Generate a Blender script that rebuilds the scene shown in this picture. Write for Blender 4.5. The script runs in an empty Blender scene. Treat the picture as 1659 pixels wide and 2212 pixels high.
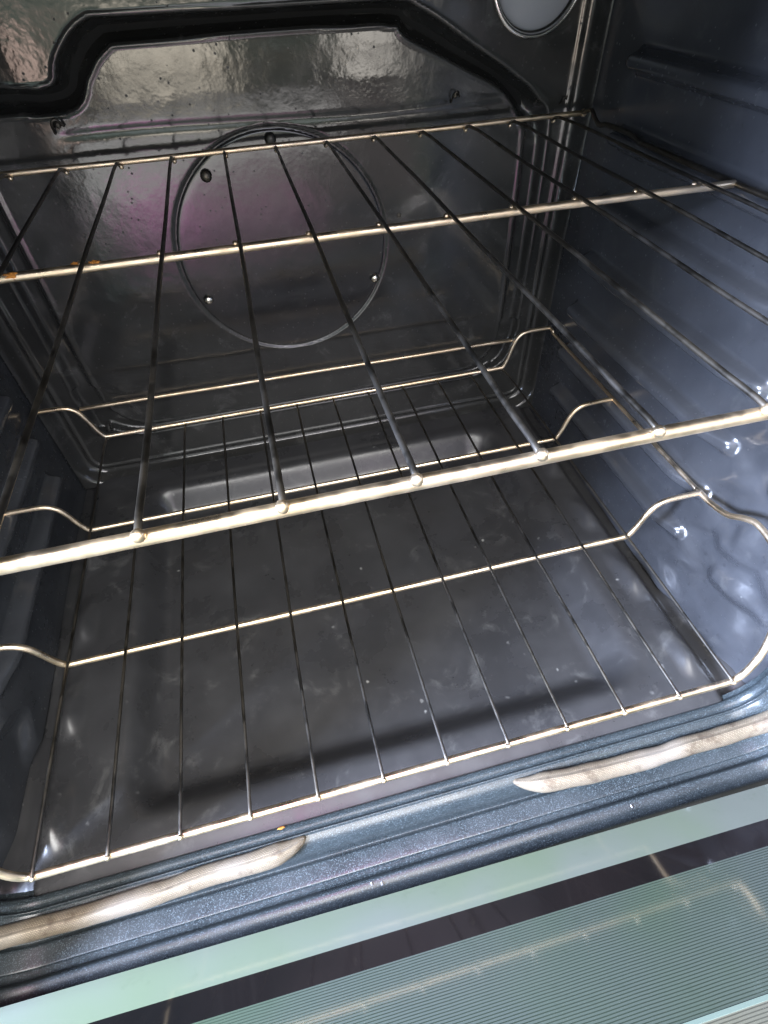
import bpy, math, random
import numpy as np
from mathutils import Vector, noise
random.seed(4)
S = 0.0445                      # one rack wire spacing in metres; the scene is written in spacings
scene = bpy.context.scene
COL = scene.collection

# ------------------------------------------------------------------ camera
cam = bpy.data.cameras.new('camera'); cam_o = bpy.data.objects.new('camera', cam); COL.objects.link(cam_o)
cam_o.location = (4.667*S, -2.778*S, 2.839*S)
cam_o.rotation_euler = (math.radians(42.54), math.radians(1.98), math.radians(-14.01))
cam.sensor_fit = 'VERTICAL'; cam.sensor_height = 36; cam.lens = 1150/2212*36
cam.clip_start = 0.005; cam.clip_end = 100
scene.camera = cam_o

# ------------------------------------------------------------------ world: the daylight room and yard in front of the oven
w = bpy.data.worlds.new('World'); scene.world = w; w.use_nodes = True
nt = w.node_tree; nt.nodes.clear()
def N(nt, t, **k):
    n = nt.nodes.new(t)
    for a, b in k.items():
        if a in n.inputs: n.inputs[a].default_value = b
        else: setattr(n, a, b)
    return n
def L(nt, a, b): nt.links.new(a, b)
def math_node(nt, op, a, b=None, clamp=False):
    n = nt.nodes.new('ShaderNodeMath'); n.operation = op; n.use_clamp = clamp
    for i, v in enumerate((a, b)):
        if v is None: continue
        if hasattr(v, 'links') or hasattr(v, 'is_linked'): nt.links.new(v, n.inputs[i])
        else: n.inputs[i].default_value = v
    return n.outputs[0]
def ramp(nt, fac, stops, interp='EASE'):
    n = nt.nodes.new('ShaderNodeValToRGB'); n.color_ramp.interpolation = interp
    e = n.color_ramp.elements
    while len(e) < len(stops): e.new(0.5)
    for el, (p, c) in zip(e, stops):
        el.position = p; el.color = (c[0], c[1], c[2], 1) if hasattr(c, '__len__') else (c, c, c, 1)
    if fac is not None: nt.links.new(fac, n.inputs[0])
    return n.outputs[0]
def mixc(nt, fac, a, b, mode='MIX'):
    n = nt.nodes.new('ShaderNodeMix'); n.data_type = 'RGBA'; n.blend_type = mode
    for i, v in ((0, fac), (6, a), (7, b)):
        if hasattr(v, 'is_linked'): nt.links.new(v, n.inputs[i])
        elif hasattr(v, '__len__'): n.inputs[i].default_value = (v[0], v[1], v[2], 1)
        else: n.inputs[i].default_value = v
    return n.outputs[2]
tc = N(nt, 'ShaderNodeTexCoord'); sx = N(nt, 'ShaderNodeSeparateXYZ'); L(nt, tc.outputs['Generated'], sx.inputs[0])
X_, Y_, Z_ = sx.outputs
up = math_node(nt, 'MULTIPLY_ADD', Z_, 0.5); up.node.inputs[2].default_value = 0.5
grad = ramp(nt, up, [(0.0, (.12, .13, .12)), (0.36, (.30, .33, .28)), (0.42, (.32, .32, .29)), (0.50, (.8, .85, .8)),
                     (0.64, (2.2, 2.4, 2.6)), (0.85, (2.3, 2.2, 2.1)), (1.0, (2.6, 2.2, 2.1))])
ns = N(nt, 'ShaderNodeTexNoise', Scale=3.6, Detail=2.0, Roughness=0.5); L(nt, tc.outputs['Generated'], ns.inputs['Vector'])
pat = ramp(nt, ns.outputs[0], [(0.40, .40), (0.50, .8), (0.62, 1.9)])
nc = N(nt, 'ShaderNodeTexNoise', Scale=2.6, Detail=1.0); L(nt, tc.outputs['Generated'], nc.inputs['Vector'])
tint = ramp(nt, nc.outputs[0], [(0.38, (.85, 1.0, .88)), (0.5, (1, 1, 1)), (0.60, (1.03, .9, 1.0))])
front = math_node(nt, 'MULTIPLY', Y_, -1.6, clamp=True)
topm = ramp(nt, Z_, [(0.80, 0.0), (0.97, 1.0)])
front = math_node(nt, 'MAXIMUM', front, topm)
fcol = mixc(nt, 1.0, mixc(nt, 1.0, grad, pat, 'MULTIPLY'), tint, 'MULTIPLY')
col = mixc(nt, front, (.22, .225, .24), fcol)
# bright patches put into the world for the back wall's reflections: (axis the view divides by, u centre, v centre, half sizes, softness, colour)
def reflection_patch(col, kind, uc, vc, hu, hv, soft, colour, tex=0.0):
    den = math_node(nt, 'MAXIMUM', math_node(nt, 'MULTIPLY', Y_, -1.0) if kind == 'front' else Z_, 0.05)
    u_ = math_node(nt, 'DIVIDE', X_, den); v_ = math_node(nt, 'DIVIDE', Z_ if kind == 'front' else Y_, den)
    if tex:
        nn = N(nt, 'ShaderNodeTexNoise', Scale=38.0, Detail=4.0, Roughness=.65); L(nt, tc.outputs['Generated'], nn.inputs['Vector'])
        off = math_node(nt, 'MULTIPLY', math_node(nt, 'SUBTRACT', nn.outputs[0], .5), tex)
    mk = None
    for q, c_, h_ in ((u_, uc, hu), (v_, vc, hv)):
        d = math_node(nt, 'ABSOLUTE', math_node(nt, 'SUBTRACT', q, c_))
        if tex: d = math_node(nt, 'ADD', d, off)
        d = math_node(nt, 'DIVIDE', math_node(nt, 'SUBTRACT', h_+soft, d), soft, clamp=True)
        mk = d if mk is None else math_node(nt, 'MULTIPLY', mk, d)
    gate = ramp(nt, math_node(nt, 'MULTIPLY', Y_, -1.0) if kind == 'front' else Z_, [(0.2, 0.0), (0.35, 1.0)])
    return mixc(nt, math_node(nt, 'MULTIPLY', mk, gate), col, colour)
col = reflection_patch(col, 'front', -.075, -.100, .066, .026, .022, (10, 9.0, 7.4), .10)
col = reflection_patch(col, 'front', .225, -.115, .036, .034, .022, (8, 7.5, 6.8), .10)
col = reflection_patch(col, 'front', -.27, -.11, .03, .035, .03, (9, 6.6, 5.6), .14)
col = reflection_patch(col, 'top', -.118, -.065, .045, .05, .012, (20, 6.0, 15))  # magenta glow added overhead for the purple reflection on the back wall
col = reflection_patch(col, 'top', .03, -.055, .075, .03, .03, (10.0, 4.5, 7.5))
bg = N(nt, 'ShaderNodeBackground', Strength=1.0); L(nt, col, bg.inputs[0])
wo = N(nt, 'ShaderNodeOutputWorld'); L(nt, bg.outputs[0], wo.inputs[0])

# ------------------------------------------------------------------ lamps: window daylight from the left, and an added front fill
def area(name, loc, target, size, size_y, power, color):
    l = bpy.data.lights.new(name, 'AREA'); l.shape = 'RECTANGLE'; l.size = size; l.size_y = size_y
    l.energy = power; l.color = color
    o = bpy.data.objects.new(name, l); COL.objects.link(o); o.location = Vector(loc)*S
    d = (Vector(target)-Vector(loc)).normalized(); o.rotation_euler = d.to_track_quat('-Z', 'Y').to_euler()
    return o
area('window_light_left', (-21, -6, 7), (12, 2, -5), 0.5, 0.4, 290, (.62, .73, 1.0))
area('front_fill_light', (3, -15, 20), (6, 3, -6), 1.0, 0.6, 30, (.98, .97, .95))  # fill lamp added high in front to brighten frame, rails and door

scene.view_settings.view_transform = 'Standard'; scene.view_settings.look = 'None'
scene.view_settings.exposure = 0.0; scene.view_settings.gamma = 1.0
scene.view_settings.use_curve_mapping = False
scene.render.engine = 'CYCLES'
scene.cycles.max_bounces = 8

# ------------------------------------------------------------------ helpers
def mesh_obj(name, verts, faces, mat, parent=None, smooth=True, uvs=None, scale=S):
    me = bpy.data.meshes.new(name)
    me.from_pydata([(v[0]*scale, v[1]*scale, v[2]*scale) for v in verts], [], faces)
    me.update()
    if smooth: me.polygons.foreach_set('use_smooth', [True]*len(me.polygons))
    if uvs is not None:
        lay = me.uv_layers.new(name='UVMap')
        buf = np.empty(len(me.loops), dtype=np.int32); me.loops.foreach_get('vertex_index', buf)
        uv = np.array(uvs, dtype=np.float32)[buf]
        lay.data.foreach_set('uv', uv.ravel())
    me.materials.append(mat)
    o = bpy.data.objects.new(name, me); COL.objects.link(o)
    if parent: o.parent = parent
    return o
class MB:
    def __init__(s): s.v = []; s.f = []; s.uv = []
    def add(s, v, f, uv=None):
        b = len(s.v); s.v += [tuple(q) for q in v]; s.f += [tuple(i+b for i in g) for g in f]
        s.uv += list(uv) if uv is not None else [(0, 0)]*len(v)
    def tube(s, pts, r, seg=12, cap=True, loop=False):
        pts = [Vector(p) for p in pts]; n = len(pts)
        rr = r if hasattr(r, '__len__') else [r]*n
        T = [((pts[(i+1) % n] if (loop or i < n-1) else pts[i])-(pts[i-1] if (loop or i > 0) else pts[i])).normalized() for i in range(n)]
        a = Vector((0, 0, 1)) if abs(T[0].z) < .9 else Vector((1, 0, 0))
        u = (a-T[0]*a.dot(T[0])).normalized(); V = []; F = []; UV = []; ln = 0
        for i in range(n):
            if i: ln += (pts[i]-pts[i-1]).length
            u = (u-T[i]*u.dot(T[i])).normalized(); w_ = T[i].cross(u)
            for k in range(seg):
                t = 2*math.pi*k/seg
                V.append(pts[i]+(u*math.cos(t)+w_*math.sin(t))*rr[i]); UV.append((ln, k/seg))
        for i in range(n if loop else n-1):
            j = (i+1) % n
            for k in range(seg):
                F.append((i*seg+k, j*seg+k, j*seg+(k+1) % seg, i*seg+(k+1) % seg)[::-1])
        if cap and not loop:
            for i, sg in ((0, -1), (n-1, 1)):
                c = len(V); V.append(pts[i]+T[i]*rr[i]*.6*sg); UV.append((0, 0))
                mid = []
                for k in range(seg):
                    mid.append(len(V)); q = Vector(V[i*seg+k]); V.append(pts[i]+(q-pts[i])*.75+T[i]*rr[i]*.4*sg); UV.append((0, 0))
                for k in range(seg):
                    k2 = (k+1) % seg
                    g = (i*seg+k, i*seg+k2, mid[k2], mid[k]); h = (mid[k], mid[k2], c)
                    F.append(g if sg > 0 else g[::-1]); F.append(h if sg > 0 else h[::-1])
        s.add(V, F, UV); return s
    def ball(s, c, r, sc=(1, 1, 1), seg=12, rings=8, jit=0):
        V = []; F = []
        for i in range(rings+1):
            ph = math.pi*i/rings
            for k in range(seg):
                t = 2*math.pi*k/seg
                d = Vector((math.sin(ph)*math.cos(t), math.sin(ph)*math.sin(t), math.cos(ph)))
                q = 1+jit*noise.noise(d*2.3+Vector(c)*3)
                V.append((c[0]+d.x*r*sc[0]*q, c[1]+d.y*r*sc[1]*q, c[2]+d.z*r*sc[2]*q))
        for i in range(rings):
            for k in range(seg):
                F.append((i*seg+k, (i+1)*seg+k, (i+1)*seg+(k+1) % seg, i*seg+(k+1) % seg))
        s.add(V, F); return s
    def box(s, lo, hi):
        V = [(x, y, z) for x in (lo[0], hi[0]) for y in (lo[1], hi[1]) for z in (lo[2], hi[2])]
        s.add(V, [(0, 1, 3, 2), (4, 6, 7, 5), (0, 4, 5, 1), (2, 3, 7, 6), (0, 2, 6, 4), (1, 5, 7, 3)]); return s
    def build(s, name, mat, parent=None, smooth=True):
        return mesh_obj(name, s.v, s.f, mat, parent, smooth, s.uv)
def spline(P, n=10, loop=False):
    P = [Vector(p) for p in P]; out = []
    m = len(P)
    for i in range(m if loop else m-1):
        if loop: a, b, c, d = P[i-1], P[i], P[(i+1) % m], P[(i+2) % m]
        else: a, b, c, d = P[max(i-1, 0)], P[i], P[i+1], P[min(i+2, m-1)]
        for k in range(n):
            t = k/n
            out.append(.5*((2*b)+(c-a)*t+(2*a-5*b+4*c-d)*t*t+(3*b-a-3*c+d)*t**3))
    if not loop: out.append(P[-1])
    return out
def grid(name, A, B, fn, mat, parent, flip=False):
    """A, B 1-D arrays; fn(a,b)-> x,y,z arrays (vectorised)"""
    a, b = np.meshgrid(A, B, indexing='ij'); x, y, z = fn(a, b)
    V = np.stack([x, y, z], -1).reshape(-1, 3).tolist()
    na, nb = len(A), len(B); F = []
    for i in range(na-1):
        for j in range(nb-1):
            q = (i*nb+j, (i+1)*nb+j, (i+1)*nb+j+1, i*nb+j+1)
            F.append(q[::-1] if flip else q)
    return mesh_obj(name, V, F, mat, parent)
def sstep(a, b, x):
    t = np.clip((x-a)/(b-a), 0, 1); return t*t*(3-2*t)
def sd_rrect(x, y, cx, cy, hx, hy, r):
    qx = np.abs(x-cx)-hx+r; qy = np.abs(y-cy)-hy+r
    return np.minimum(np.maximum(qx, qy), 0)+np.hypot(np.maximum(qx, 0), np.maximum(qy, 0))-r
def sd_caps(x, y, x0, y0, x1, y1):
    dx, dy = x1-x0, y1-y0
    t = np.clip(((x-x0)*dx+(y-y0)*dy)/(dx*dx+dy*dy+1e-9), 0, 1)
    return np.hypot(x-x0-t*dx, y-y0-t*dy), t

# ------------------------------------------------------------------ materials
def new_mat(name):
    m = bpy.data.materials.new(name); m.use_nodes = True; nt = m.node_tree
    return m, nt, nt.nodes['Principled BSDF']
def coords(nt, scale=1.0):
    t = N(nt, 'ShaderNodeTexCoord'); mp = N(nt, 'ShaderNodeMapping'); mp.inputs['Scale'].default_value = (scale,)*3 if not hasattr(scale, '__len__') else scale
    L(nt, t.outputs['Object'], mp.inputs[0]); return mp.outputs[0]
def enamel(name, base, rough, fleck=0.0, fleckcol=(.3, .32, .34), spots=0.0, dark=0.0, smudge=0.0, bump=.12, spec=.5, peel=70):
    m, nt, b = new_mat(name); v = coords(nt)
    n1 = N(nt, 'ShaderNodeTexNoise', Scale=14.0, Detail=5.0, Roughness=0.62); L(nt, v, n1.inputs['Vector'])
    c = mixc(nt, ramp(nt, n1.outputs[0], [(0.25, 0.0), (0.8, 1.0)]), [q*.8 for q in base], [q*1.25 for q in base])
    if fleck:
        n2 = N(nt, 'ShaderNodeTexNoise', Scale=1300.0, Detail=2.0, Roughness=0.7); L(nt, v, n2.inputs['Vector'])
        c = mixc(nt, math_node(nt, 'MULTIPLY', ramp(nt, n2.outputs[0], [(0.53, 0.0), (0.66, 1.0)]), fleck), c, fleckcol)
    if spots:      # dried white splashes
        vo = N(nt, 'ShaderNodeTexVoronoi', Scale=85.0); vo.inputs['Randomness'].default_value = 1; 
        nv = N(nt, 'ShaderNodeTexNoise', Scale=160.0, Detail=3.0); L(nt, v, nv.inputs['Vector'])
        vv = mixc(nt, 0.006, v, nv.outputs['Color'], 'ADD'); L(nt, vv, vo.inputs['Vector'])
        s1 = ramp(nt, vo.outputs['Distance'], [(0.07, 1.0), (0.2, 0.0)])
        rnd = N(nt, 'ShaderNodeSeparateColor'); L(nt, vo.outputs['Color'], rnd.inputs[0])
        pick = ramp(nt, rnd.outputs[0], [(0.78, 0.0), (0.97, 1.0)])
        n3 = N(nt, 'ShaderNodeTexNoise', Scale=11.0, Detail=2.0); L(nt, v, n3.inputs['Vector'])
        reg = ramp(nt, n3.outputs[0], [(0.5, 0.0), (0.64, 1.0)])
        f = math_node(nt, 'MULTIPLY', math_node(nt, 'MULTIPLY', s1, pick), math_node(nt, 'MULTIPLY', reg, spots))
        c = mixc(nt, f, c, (.30, .30, .29))
    if dark:       # burnt-on specks
        vo = N(nt, 'ShaderNodeTexVoronoi', Scale=165.0); L(nt, v, vo.inputs['Vector'])
        s1 = ramp(nt, vo.outputs['Distance'], [(0.08, 1.0), (0.2, 0.0)])
        rnd = N(nt, 'ShaderNodeSeparateColor'); L(nt, vo.outputs['Color'], rnd.inputs[0])
        pick = ramp(nt, rnd.outputs[0], [(0.45, 0.0), (0.6, 1.0)])
        fd = math_node(nt, 'MULTIPLY', math_node(nt, 'MULTIPLY', s1, pick), dark)
        c = mixc(nt, fd, c, (.004, .004, .004))
    r = ramp(nt, n1.outputs[0], [(0.3, rough*.75), (0.75, rough*1.35)])
    if smudge:     # dusty film
        n4 = N(nt, 'ShaderNodeTexNoise', Scale=30.0, Detail=7.0, Roughness=0.7, Distortion=.6); L(nt, v, n4.inputs['Vector'])
        f = math_node(nt, 'MULTIPLY', ramp(nt, n4.outputs[0], [(0.54, 0.0), (0.76, 1.0)]), smudge)
        c = mixc(nt, f, c, (.17, .17, .165))
    if dark: r = mixc(nt, fd, r, (.7, .7, .7))
    L(nt, c, b.inputs['Base Color']); L(nt, r, b.inputs['Roughness'])
    b.inputs['Specular IOR Level'].default_value = spec
    n5 = N(nt, 'ShaderNodeTexNoise', Scale=float(peel), Detail=3.0, Roughness=0.55); L(nt, v, n5.inputs['Vector'])
    bp_ = N(nt, 'ShaderNodeBump', Strength=bump, Distance=0.004); L(nt, n5.outputs[0], bp_.inputs['Height'])
    L(nt, bp_.outputs[0], b.inputs['Normal'])
    return m
M = {}
M['back'] = enamel('back_enamel', (.030, .030, .029), .12, dark=.9, smudge=.4, bump=.06, spec=.65, peel=60)
M['fan'] = enamel('fan_cover_enamel', (.028, .027, .028), .14, dark=.8, smudge=.3, bump=.06, spec=.75, peel=40)
M['side'] = enamel('side_enamel', (.050, .053, .060), .21, dark=.5, smudge=.25, bump=.10, spec=.7, peel=45)
M['floor'] = enamel('floor_enamel', (.040, .040, .042), .31, spots=.9, smudge=.42, bump=.05, spec=.6, peel=30)
M['frame'] = enamel('speckled_frame_enamel', (.024, .031, .035), .32, fleck=.65, fleckcol=(.14, .18, .20), bump=.05, spec=.6)
def metal(name, base, rough, stain=.5, stain_col=(.35, .22, .10)):
    m, nt, b = new_mat(name); v = coords(nt)
    n1 = N(nt, 'ShaderNodeTexNoise', Scale=60.0, Detail=5.0, Roughness=0.65); L(nt, v, n1.inputs['Vector'])
    n2 = N(nt, 'ShaderNodeTexNoise', Scale=9.0, Detail=2.0); L(nt, v, n2.inputs['Vector'])
    c = mixc(nt, ramp(nt, n2.outputs[0], [(0.35, 0.0), (0.65, 1.0)]), base, [base[0], base[1]*.95, base[2]*.84])
    c = mixc(nt, math_node(nt, 'MULTIPLY', ramp(nt, n1.outputs[0], [(0.5, 0.0), (0.78, 1.0)]), stain), c, stain_col)
    L(nt, c, b.inputs['Base Color']); b.inputs['Metallic'].default_value = 1
    L(nt, ramp(nt, n1.outputs[0], [(0.3, rough*.8), (0.75, rough*1.7)]), b.inputs['Roughness'])
    bp_ = N(nt, 'ShaderNodeBump', Strength=.2, Distance=0.0006); L(nt, n1.outputs[0], bp_.inputs['Height']); L(nt, bp_.outputs[0], b.inputs['Normal'])
    return m
M['rail'] = metal('heat_tinted_steel', (.87, .73, .56), .33, .2)
M['wire'] = metal('sooty_wire_steel', (.135, .128, .118), .38, .9, (.07, .06, .05))
M['chrome'] = metal('chrome', (.75, .74, .72), .12, .1)
m, nt, b = new_mat('rust'); v = coords(nt); n1 = N(nt, 'ShaderNodeTexNoise', Scale=400.0, Detail=4.0); L(nt, v, n1.inputs['Vector'])
L(nt, mixc(nt, n1.outputs[0], (.28, .09, .015), (.70, .30, .05)), b.inputs['Base Color']); b.inputs['Roughness'].default_value = .85; M['rust'] = m
m, nt, b = new_mat('black_gap'); b.inputs['Base Color'].default_value = (.004, .004, .004, 1); b.inputs['Roughness'].default_value = .8; M['gap'] = m
m, nt, b = new_mat('frosted_lamp_glass'); b.inputs['Base Color'].default_value = (.36, .37, .40, 1); b.inputs['Roughness'].default_value = .22
b.inputs['Subsurface Weight'].default_value = 0.0; M['lens'] = m
# woven gasket
m, nt, b = new_mat('woven_gasket'); tcn = N(nt, 'ShaderNodeTexCoord'); mp = N(nt, 'ShaderNodeMapping'); L(nt, tcn.outputs['UV'], mp.inputs[0])
mp.inputs['Scale'].default_value = (26.0, 26.0, 1)
chk = N(nt, 'ShaderNodeTexBrick'); chk.offset = .5
chk.inputs['Color1'].default_value = (.35, .295, .215, 1); chk.inputs['Color2'].default_value = (.27, .23, .165, 1); chk.inputs['Mortar'].default_value = (.13, .105, .075, 1)
chk.inputs['Scale'].default_value = 1.0; chk.inputs['Mortar Size'].default_value = .10; chk.inputs['Brick Width'].default_value = 1.0; chk.inputs['Row Height'].default_value = .62
L(nt, mp.outputs[0], chk.inputs['Vector'])
v = coords(nt); n1 = N(nt, 'ShaderNodeTexNoise', Scale=55.0, Detail=6.0, Roughness=.7); L(nt, v, n1.inputs['Vector'])
n2 = N(nt, 'ShaderNodeTexNoise', Scale=16.0, Detail=3.0); L(nt, v, n2.inputs['Vector'])
c = mixc(nt, math_node(nt, 'MULTIPLY', ramp(nt, n1.outputs[0], [(0.52, 0.0), (0.66, 1.0)]), .8), chk.outputs[0], (.11, .08, .055))
c = mixc(nt, math_node(nt, 'MULTIPLY', ramp(nt, n2.outputs[0], [(0.45, 0.0), (0.7, 1.0)]), .5), c, (.34, .31, .27))
L(nt, c, b.inputs['Base Color']); b.inputs['Roughness'].default_value = .5; b.inputs['Metallic'].default_value = .25
bp_ = N(nt, 'ShaderNodeBump', Strength=.7, Distance=0.0006); L(nt, chk.outputs['Fac'], bp_.inputs['Height']); bp_.invert = True
L(nt, bp_.outputs[0], b.inputs['Normal']); M['gasket'] = m
# door glass zones
def glass(name, colA, colB, lines=None, spec=1.0, rough=.06):
    m, nt, b = new_mat(name); v = coords(nt)
    n1 = N(nt, 'ShaderNodeTexNoise', Scale=5.0, Detail=3.0); L(nt, v, n1.inputs['Vector'])
    n2 = N(nt, 'ShaderNodeTexNoise', Scale=70.0, Detail=6.0, Roughness=.7); L(nt, v, n2.inputs['Vector'])
    c = mixc(nt, ramp(nt, n1.outputs[0], [(0.35, 0.0), (0.65, 1.0)]), colA, colB)
    c = mixc(nt, math_node(nt, 'MULTIPLY', ramp(nt, n2.outputs[0], [(0.55, 0.0), (0.8, 1.0)]), .3), c, [q*.6 for q in colA])
    if lines:
        t = N(nt, 'ShaderNodeTexCoord'); sp = N(nt, 'ShaderNodeSeparateXYZ'); L(nt, t.outputs['Object'], sp.inputs[0])
        nw = N(nt, 'ShaderNodeTexNoise', Scale=35.0, Detail=2.0); L(nt, v, nw.inputs['Vector'])
        k = math_node(nt, 'MULTIPLY', sp.outputs[1], 2*math.pi/(lines*S))
        k = math_node(nt, 'ADD', k, math_node(nt, 'MULTIPLY', nw.outputs[0], 2.2))
        s_ = math_node(nt, 'SINE', k)
        c = mixc(nt, math_node(nt, 'MULTIPLY', ramp(nt, math_node(nt, 'MULTIPLY_ADD', s_, .5), [(0.12, .8), (0.45, 0.0)]), ramp(nt, n1.outputs[0], [(.35, .55), (.65, 1.0)])), c, [q*.28 for q in colA])
        for nd in nt.nodes:
            if nd.type == 'MATH' and nd.operation == 'MULTIPLY_ADD': nd.inputs[2].default_value = .5
    L(nt, c, b.inputs['Base Color']); b.inputs['Roughness'].default_value = rough; b.inputs['Specular IOR Level'].default_value = spec; b.inputs['IOR'].default_value = 1.8
    return m
M['g_strip'] = glass('green_glass_edge', (.095, .125, .08), (.11, .125, .11), spec=.3)
M['g_black'] = glass('black_glass_band', (.005, .005, .005), (.010, .008, .008), spec=.5)
M['g_line'] = glass('ribbed_glass', (.045, .070, .043), (.060, .074, .066), lines=.038, spec=.6, rough=.10)
M['g_edge'] = glass('pale_glass_seam', (.12, .165, .14), (.13, .17, .145), spec=.3)
M['g_brown'] = glass('brown_ribbed_glass', (.12, .12, .09), (.13, .13, .10), lines=.038, spec=1.0)

# ------------------------------------------------------------------ the oven
oven = bpy.data.objects.new('oven', None); COL.objects.link(oven)
oven['label'] = 'open black enamelled oven cavity with speckled front frame, woven gasket and lowered glass door'
oven['category'] = 'oven'
XL, XR, YB, ZF, ZT = -1.55, 12.5, 10.5, -7.87, 3.9

# back wall with its pressed channel
chan = [(-.34, -6.1, .27), (-.34, -.4, .27), (-.15, .45, .24), (.5, .97, .2), (1.5, .94, .19), (1.95, 1.05, .22), (2.2, 1.4, .24), (2.7, 1.78, .22),
        (3.4, 1.84, .17), (7.8, 1.82, .16), (8.55, 1.62, .24), (9.66, 1.08, .20), (10.6, .60, .17), (11.2, .05, .27), (11.42, -.7, .29), (11.42, -5.3, .26), (11.1, -6.2, .2)]
cp = spline([(a, 0, b) for a, b, r in chan], 6); cr = spline([(r, 0, 0) for a, b, r in chan], 6)
frame_pts = [((cp[i].x, cp[i].z), (cp[i+1].x, cp[i+1].z), cr[i].x, cr[i+1].x) for i in range(len(cp)-1)]
def back_fn(a, b):
    h = np.zeros_like(a)
    # upper channel and sides
    best = np.full_like(a, 9.)
    for (x0, z0), (x1, z1), r0, r1 in frame_pts:
        d, t = sd_caps(a, b, x0, z0, x1, z1)
        best = np.minimum(best, d/(r0+(r1-r0)*t))
    # lower border of the panel: between two rounded rectangles
    ri = sd_rrect(a, b, 5.55, -1.8, 5.6, 4.5, 1.2); ro = sd_rrect(a, b, 5.55, -1.8, 6.2, 4.78, 1.5)
    ring = np.maximum(ro, -ri)
    low = np.clip(1+ring/.14, 0, 3)
    low = np.where(b < -4.9, low, 9.)
    best = np.minimum(best, low)
    wt = sstep(-.6, .3, b)
    inner = .45*(1-wt)+.0*wt
    h = .20*(1-wt)*(1-sstep(0, 1, (best-inner)/(1.0-inner)))+wt*.50*(1-np.clip(best, 0, 1)**1.7)
    h = h-.03*np.exp(-((best-1.1)/.12)**2)
    # faint crease, shaped to stand in for a dark shadow line
    z0 = .36+.06*np.sin(a*.6)
    cr_ = np.exp(-((b-z0)/.06)**2)*.014*sstep(1.3, 1.9, a)*(1-sstep(10.3, 11.0, a)); h = h+cr_
    # gap round the fan cover
    rr = np.hypot(a-5.4, b+2.19); h = h+.06*np.exp(-((rr-2.42)/.032)**2)
    h = h+.010*np.sin(a*.5+.4)*np.sin(b*.45)          # sheet metal is never flat
    # rolled edge towards the side walls and floor
    e = sd_rrect(a, b, 5.5, -1.9, 7.02, 6.0, .8)
    h = h-.36*sstep(-.34, 0.0, e)**1.5
    h = h-.05*np.exp(-((e+.42)/.04)**2)
    return a, YB+h, b
ax = np.linspace(-1.52, 12.52, 301); bz = np.concatenate([np.linspace(-7.9, 2.4, 261), np.linspace(2.45, ZT, 12)])
grid('back_wall', ax, bz, back_fn, M['back'], oven)
# oven floor
humps = [(.55, 1.8), (2.6, 3.95), (4.75, 6.0), (6.85, 8.1)]
def floor_fn(a, b):
    h = np.zeros_like(a)
    A = sstep(.45, 1.65, b)*(1-sstep(8.7, 9.8, b)); B = sstep(.05, .95, a)*(1-sstep(9.9, 11.25, a))
    h = h-.70*sstep(0.03, .97, A*B)
    for y0, y1 in humps:
        for cx in (11.84, -.92):
            h = h+.20*(1-sstep(.02, .34, np.abs(a-cx)))*sstep(y0-.15, y0+.45, b)*(1-sstep(y1-.75, y1+.2, b))
    ed = np.minimum(a-XL, XR-a)
    h = h-.26*(1-sstep(.16, .50, ed))+.12*(1-sstep(-.3, .02, ed))
    h = h+.08*sstep(9.75, 10.3, b)
    h = h-.07*(1-sstep(-.1, .40, b)) + .02*np.sin(a*.7)*np.sin(b*.5+1)
    return a, b, ZF+h
grid('oven_floor', np.linspace(XL-.7, XR+.7, 331), np.linspace(-.04, 10.42, 241), floor_fn, M['floor'], oven)
# side walls with pressed rack ledges
ledges = [2.27, 1.03, -.19, -1.41, -2.65, -3.88, -5.10, -6.32]
def side_fn(sgn):
    def fn(a, b):
        h = np.zeros_like(a)
        for k, z in enumerate(ledges):
            q, _ = sd_caps(a, b, 3.15, z, 8.75, z)
            h = h+.32*(1-sstep(.07, .24, q))*(.25+.75*sstep(2.9, 3.9, a))
            q, _ = sd_caps(a, b, .80, z+.08, 1.9, z-.10)
            h = h+.13*(1-sstep(.0, .34, q))
        q1, _ = sd_caps(a, b, 2.15, -5.62, 1.35, -5.45); q2, _ = sd_caps(a, b, 1.35, -5.45, .45, -5.95)
        h = h+.16*(1-sstep(.0, .42, np.minimum(q1, q2)))
        yb = 2.75+.22*np.sin((b+.3)*2*np.pi/1.22)
        h = h-.15*(1-sstep(-.36, .30, a-yb))
        yb2 = 1.35+.5*np.sin((b+6.2)*1.0)
        h = h-.12*(1-sstep(-.35, .30, a-yb2))
        h = h-.25*(1-sstep(-.1, .35, a))
        h = h+.05*np.sin(a*.6)*np.sin(b*.55+.4)
        x = (XR-h) if sgn > 0 else (XL+h)
        return x, a, b
    return fn
sa = np.linspace(-.03, 10.34, 241); sb = np.linspace(-8.05, ZT, 281)
grid('side_wall', sa, sb, side_fn(1), M['side'], oven, flip=True)
grid('side_wall', sa, sb, side_fn(-1), M['side'], oven)
# ceiling of the cavity and outer shell
MB().box((XL-.4, -.02, ZT-.02), (XR+.4, 10.6, ZT+.3)).build('ceiling', M['side'], oven, False)
sh = MB(); sh.box((XL-1.2, .3, -9.4), (XL-.55, 11.4, 4.6)); sh.box((XR+.55, .3, -9.4), (XR+1.2, 11.4, 4.6))
sh.box((XL-.55, 10.95, -9.4), (XR+.55, 11.4, 4.6)); sh.box((XL-.55, .3, -9.4), (XR+.55, 10.95, -9.0)); sh.box((XL-.55, .3, 4.25), (XR+.55, 10.95, 4.6))
sh.build('outer_shell', M['gap'], oven, False)
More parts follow.
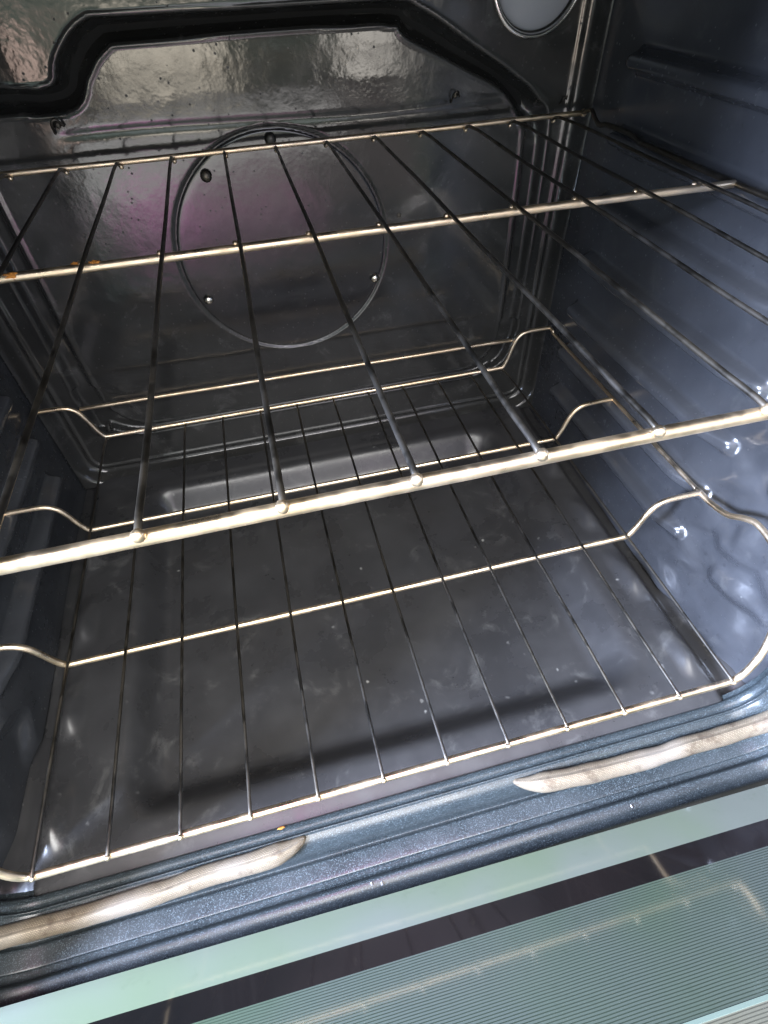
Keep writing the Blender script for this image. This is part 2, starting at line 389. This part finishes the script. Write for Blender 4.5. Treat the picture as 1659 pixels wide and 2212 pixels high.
# front frame: one rolled profile swept round the mouth
prof = [(-.10, .16), (.0, .13), (.03, .02), (.10, -.01), (.17, .0), (.215, -.01), (.25, -.05), (.285, -.015), (.33, .0), (.42, .05), (.50, .16), (.545, .30),
        (.57, .46), (.60, .47), (.65, .41), (.70, .40), (.93, .405), (.95, .415), (.97, .405), (1.05, .40), (1.09, .37), (1.12, .27), (1.15, .205), (1.19, .195), (1.25, .203), (1.31, .22), (1.37, .245), (1.42, .275), (1.45, .32), (1.465, .42), (1.47, .6), (1.48, .8)]
prof = [(p.x, p.y) for p in spline([(a, b, 0) for a, b in prof], 4)]
r = .65; path = []      # (x, z, outward nx, nz)
x0, x1, z0, z1 = XL+.02, XR-.02, ZF+.0, ZT+.0
for z in np.linspace(z1, z0+r, 8): path.append((x0, z, -1, 0))
for t in np.linspace(0, math.pi/2, 14)[1:]: path.append((x0+r-r*math.cos(t), z0+r-r*math.sin(t), -math.cos(t), -math.sin(t)))
for x in np.linspace(x0+r, x1-r, 60)[1:]: path.append((x, z0, 0, -1))
for t in np.linspace(0, math.pi/2, 14)[1:]: path.append((x1-r+r*math.sin(t), z0+r-r*math.cos(t), math.sin(t), -math.cos(t)))
for z in np.linspace(z0+r, z1, 8)[1:]: path.append((x1, z, 1, 0))
V = []; F = []; n = len(prof)
for i, (x, z, nx, nz) in enumerate(path):
    for f_, o_ in prof:
        w_ = .012*noise.noise(Vector((x*.6, f_*2, z*.6)))
        V.append((x+nx*(o_+w_), -f_, z+nz*(o_+w_)))
for i in range(len(path)-1):
    for j in range(n-1): F.append((i*n+j, i*n+j+1, (i+1)*n+j+1, (i+1)*n+j))
mesh_obj('front_frame', V, F, M['frame'], oven)
MB().box((XL-1.4, -.6, ZT), (XR+1.4, .28, ZT+.9)).build('top_frame', M['frame'], oven, False)
# gasket in two lengths
def gasket(P):
    P = spline(P, 14); n = len(P); rr = []
    ln = [0]
    for i in range(1, n): ln.append(ln[-1]+(P[i]-P[i-1]).length)
    for i in range(n):
        d = ln[i]
        rr.append(.168*min(1, .14+.86*(min(d, .5)/.5)**.6)*(1+.13*noise.noise(P[i]*2.1)))
    Q = [p+Vector((0, .05*noise.noise(p*.9+Vector((7, 0, 0))), .05*noise.noise(p*1.1))) for p in P]
    return MB().tube(Q, rr, 28).build('gasket', M['gasket'], oven)
gasket([(7.36, -.37, -7.86), (7.75, -.49, -7.85), (8.5, -.56, -7.84), (9.9, -.61, -7.85), (11.0, -.62, -7.85), (11.9, -.62, -7.84), (12.5, -.62, -7.68), (12.85, -.62, -7.3), (12.95, -.62, -6.6), (12.95, -.62, -3), (12.95, -.62, 2)])
gasket([(3.48, -.30, -7.84), (3.15, -.40, -7.86), (2.5, -.46, -7.86), (1.7, -.47, -7.86), (.6, -.5, -7.86), (-.6, -.5, -7.85), (-1.4, -.52, -7.7), (-1.85, -.55, -7.3), (-2.0, -.55, -6.6), (-2.0, -.55, -3), (-2.0, -.55, 2)])
MB().ball((3.08, -.06, -7.875), .05, (1.3, .7, .25), 12, 8, jit=.8).build('rust_spot', M['rust'], oven)
for cx, cy in ((4.62, -1.26), (4.45, -1.22), (9.3, -1.25)):
    MB().ball((cx, cy, -8.06), .022, (.7, 1.3, .4), 10, 8, jit=.6).build('enamel_chip', M['lens'], oven)
# fan cover
fan = MB(); seg = 96; R_ = [(2.395, .06), (2.395, .02), (2.388, .012), (2.37, .006), (2.34, .004), (2.2, .004), (1.6, .004), (.8, .004)]
V = []; F = []
for rr, dy in R_:
    for k in range(seg):
        t = 2*math.pi*k/seg; V.append((5.4+rr*math.cos(t), YB-.03+dy, -2.19+rr*math.sin(t)))
c = len(V); V.append((5.4, YB-.026, -2.19))
for i in range(len(R_)-1):
    for k in range(seg): F.append((i*seg+k, (i+1)*seg+k, (i+1)*seg+(k+1) % seg, i*seg+(k+1) % seg))
for k in range(seg): F.append(((len(R_)-1)*seg+k, c, (len(R_)-1)*seg+(k+1) % seg))
cover = mesh_obj('fan_cover', V, F, M['fan'], oven)
for (x, z, bright) in [(4.02, -.47, 0), (5.46, .05, 0), (3.37, -3.03, 1), (7.51, -3.08, 1)]:
    sb_ = MB(); sb_.ball((x, YB-.085, z), .085, (1, .55, 1), 16, 10)
    sb_.tube([(x, YB-.05, z), (x, YB-.085, z)], .12, 16)
    o = sb_.build('screw', M['chrome'] if bright else M['wire'], cover)
    if bright: o['label'] = 'bright chrome screw head'
    else: o['label'] = 'dull dark screw head'
o = MB().ball((8.19, YB+.02, -1.72), .06, (1, .5, 1)).build('rivet', M['wire'], oven)
# oven lamp
lamp = MB(); lc = (11.0, 2.24)
lamp.tube([(lc[0]+.93*math.cos(t), YB-.06, lc[1]+.93*math.sin(t)) for t in np.linspace(0, 2*math.pi, 64, endpoint=False)], .055, 12, loop=True)
lamp_o = lamp.build('lamp_ring', M['chrome'], oven)
ln_ = MB(); ln_.ball((lc[0], YB+.05, lc[1]), .86, (1, .42, 1), 48, 24); ln_.build('lamp_lens', M['lens'], lamp_o)
# small bent clips on the back wall and side wall
def clip(x, z, parent, s=1.0, y=YB):
    c_ = MB(); c_.tube(spline([(x-.13*s, y-.02, z-.16*s), (x-.1*s, y-.14, z+.05*s), (x+.02*s, y-.15, z+.13*s), (x+.13*s, y-.05, z-.02*s)], 6), .03*s, 8)
    c_.ball((x, y-.04, z), .07*s, (1, .6, 1)); return c_.build('clip', M['wire'], parent)
clip(1.58, .60, oven, .8); clip(9.43, .46, oven, .65); clip(11.95, .22, oven, .5)

# ------------------------------------------------------------------ door, lowered part of the way
nv = Vector((.0082, .5663, .8241)).normalized()
xv = Vector((1, -.0150, 0)); xv = (xv-nv*xv.dot(nv)).normalized(); yv = nv.cross(xv)      # -yv runs up the slope
door = bpy.data.objects.new('door', None); COL.objects.link(door); door.parent = oven
from mathutils import Matrix
Rm = Matrix((xv, yv, nv)).transposed()
org = Vector((4.5, -1.50, -7.6+.09-(-1.50+1.51)*nv.y/nv.z))
door.location = org*S; door.rotation_euler = Rm.to_euler()
def dslab(name, s0, s1, mat, top=0.0, thick=.12, x0=-6.8, x1=8.8, bev=.0):
    # local axes: x across, -y up the slope, z out of the glass
    return MB().box((x0, -s1, top-thick), (x1, -s0, top)).build(name, mat, door, False)
def S_of(y): return (-1.50-y)/nv.z
a1, a2, a3 = S_of(-1.995), S_of(-2.335), S_of(-3.71)
dslab('glass_edge', 0.0, a1, M['g_strip'])
dslab('black_band', a1, a2, M['g_black'])
dslab('ribbed_window', a2, a3, M['g_line'])
dslab('glass_seam', a3, a3+.05, M['g_edge'], top=.01)
dslab('lower_window', a3+.05, 8.2, M['g_brown'])
dslab('black_border', 8.2, 9.2, M['g_black'])
dslab('door_body', -.02, 9.25, M['frame'], top=-.13, thick=.9, x0=-6.9, x1=8.9)
dslab('handle', 8.4, 8.8, M['chrome'], top=-1.5, thick=.3, x0=-5, x1=6)

# ------------------------------------------------------------------ racks
def mk_rack(label):
    o = bpy.data.objects.new('oven_rack', None); COL.objects.link(o)
    o['label'] = label; o['category'] = 'oven rack'; o['group'] = 'chrome wire racks in the oven'; return o
def wob(p, a=.012, k=.5, s=0):
    p = Vector(p); return p+Vector((noise.noise(p*k+Vector((s, 3, 1))), noise.noise(p*k+Vector((1, s, 8))), noise.noise(p*k+Vector((5, 9, s)))))*a
def lin(p, q, n=24): p = Vector(p); q = Vector(q); return [p.lerp(q, i/n) for i in range(n+1)]
# upper rack
up_ = mk_rack('upper flat wire rack with thick bright front rail and orange rust spots'); up_.location = (5.5*S, 5*S, 0)
def P(root, o): o.location = Vector(o.location)-Vector(root.location); return o
xl, xr = -1.25, 12.25
P(up_, MB().tube([wob(p) for p in lin((xl+.3, 0, 0), (xr-.3, 0, 0), 30)], .060, 16).build('front_rail', M['rail'], up_))
mid_r = P(up_, MB().tube([wob(p) for p in lin((xl, 5.07, 0), (xr-.12, 5.03, 0), 30)], .058, 12).build('cross_rail', M['rail'], up_))
P(up_, MB().tube([wob(p) for p in lin((xl, 10.03, .01), (xr+.05, 10.08, .01), 30)], .052, 12).ball((xr+.03, 10.08, .01), .075).build('back_rail', M['rail'], up_))
for x, sg in ((xr, 1), (xl, -1)):
    pts = [(x-.32*sg, 0, 0), (x-.1*sg, .08, 0), (x, .35, 0), (x-.02*sg, 2.5, .02), (x-.1*sg, 5, .0), (x-.08*sg, 7.4, -.02), (x-.02*sg, 7.75, -.05), (x-.06*sg, 8.1, .03), (x-.07*sg, 8.9, .02),
           (x-.07*sg, 9.2, -.03), (x-.02*sg, 9.5, .02), (x, 9.75, .12), (x, 10.05, .02)]
    P(up_, MB().tube(spline(pts, 6), .045, 12).build('side_rail', M['wire'], up_))
for i in range(-2, 11):
    x = 1.5+i
    pts = [(x, -.045, .088), (x, .1, .10)]+[(x, y, .088+.006*math.sin(y*1.3+i)) for y in np.linspace(.5, 9.2, 16)]+[(x, 9.7, .07), (x, 9.90, .02), (x, 9.96, -.03)]
    w_ = MB().tube([wob(p, .02, .3, i*3.1) for p in pts], .0285, 10)
    P(up_, w_.build('wire', M['wire'], up_))
    bl = MB().ball((x, -.055, .085), .052, (1, 1, 1), 14, 10, jit=.15)
    P(up_, bl.build('weld', M['rail'], up_))
    P(up_, MB().ball((x+.02, 9.97, -.045), .048, (1, 1, 1), 10, 8, jit=.2).build('weld', M['rail'], up_))
    P(up_, MB().ball((x-.05, 5.08, .055), .042, (1, 1, .8), 10, 8, jit=.3).build('weld', M['rail'], up_))
for (x, y, sc) in ((2.5-.1, 5.09, 1.0), (2.5+.11, 5.06, .9), (1.5+.1, 5.03, .9)):
    MB().ball((x, y, .03), .07, (1.1, .5, .55), 14, 10, jit=.9).build('rust_patch', M['rust'], mid_r)
# lower rack
lo_ = mk_rack('lower wire rack with raised ends, hung close above the oven floor'); lo_.location = (5.5*S, 5*S, -5.87*S)
ZR = -5.87; xm = 5.47
def cross(y, ztop=-4.93, extra=0):
    h = [(5.5, 0), (5.58, .04), (5.68, .25), (5.80, .62), (5.92, .82), (6.12, .92), (6.5, .94), (6.85, .94)]
    k = (ztop-ZR)/.94
    R1 = [(xm+dx, y, ZR+dz*k) for dx, dz in h]; L1 = [(2*xm-p[0], p[1], p[2]) for p in R1][::-1]
    return spline(L1, 4)+spline(R1, 4)
for y, rr, zt in ((2.99, .056, -4.93), (6.295, .052, -4.95)):
    P(lo_, MB().tube([wob(p) for p in cross(y, zt)], rr, 12).build('cross_rail', M['rail'], lo_))
# back rail turns the corner into the side rails
P(lo_, MB().tube([wob(p) for p in cross(9.655, -4.82)], .052, 12).build('back_rail', M['rail'], lo_))
P(lo_, MB().tube([wob(p) for p in lin((-.33, 9.72, -4.97), (11.22, 9.72, -5.06), 20)], .048, 12).build('top_rail', M['rail'], lo_))
Rf = [(xm+5.5, -.29, ZR), (xm+5.62, -.28, ZR+.04), (xm+5.76, -.25, ZR+.28), (xm+5.95, -.12, ZR+.66), (xm+6.3, .25, ZR+1.0), (xm+6.62, .75, ZR+1.22), (xm+6.78, 1.2, ZR+1.40), (xm+6.83, 1.66, ZR+1.44),
      (xm+6.84, 1.95, ZR+1.30), (xm+6.85, 2.25, ZR+1.07), (xm+6.86, 2.7, ZR+.95), (xm+6.86, 3.1, ZR+.93)]
Lf = [(2*xm-a, b, c) for a, b, c in Rf][::-1]
P(lo_, MB().tube([wob(p) for p in spline(Lf, 6)+spline(Rf, 6)], .057, 14).build('front_rail', M['rail'], lo_))
for sg in (1, -1):
    x = xm+6.86*sg
    P(lo_, MB().tube(spline([(x, 3.1, ZR+.93), (x, 6, ZR+.93), (x, 9.2, ZR+.95), (x, 9.5, ZR+1.0), (x-.03*sg, 9.66, ZR+1.05)], 8), .045, 12).build('side_rail', M['rail'], lo_))
for i in range(12):
    x = -.03+i
    pts = [(x, -.33, ZR+.075), (x, -.2, ZR+.082)]+[(x, y, ZR+.078) for y in np.linspace(.3, 9.1, 14)]+[(x, 9.5, ZR+.03), (x, 9.6, ZR-.05)]
    P(lo_, MB().tube([wob(p, .02, .3, i*2.3+40) for p in pts], .027, 10).build('wire', M['wire'], lo_))
    P(lo_, MB().ball((x, -.335, ZR+.068), .042, (1, 1, 1), 12, 8, jit=.15).build('weld', M['rail'], lo_))
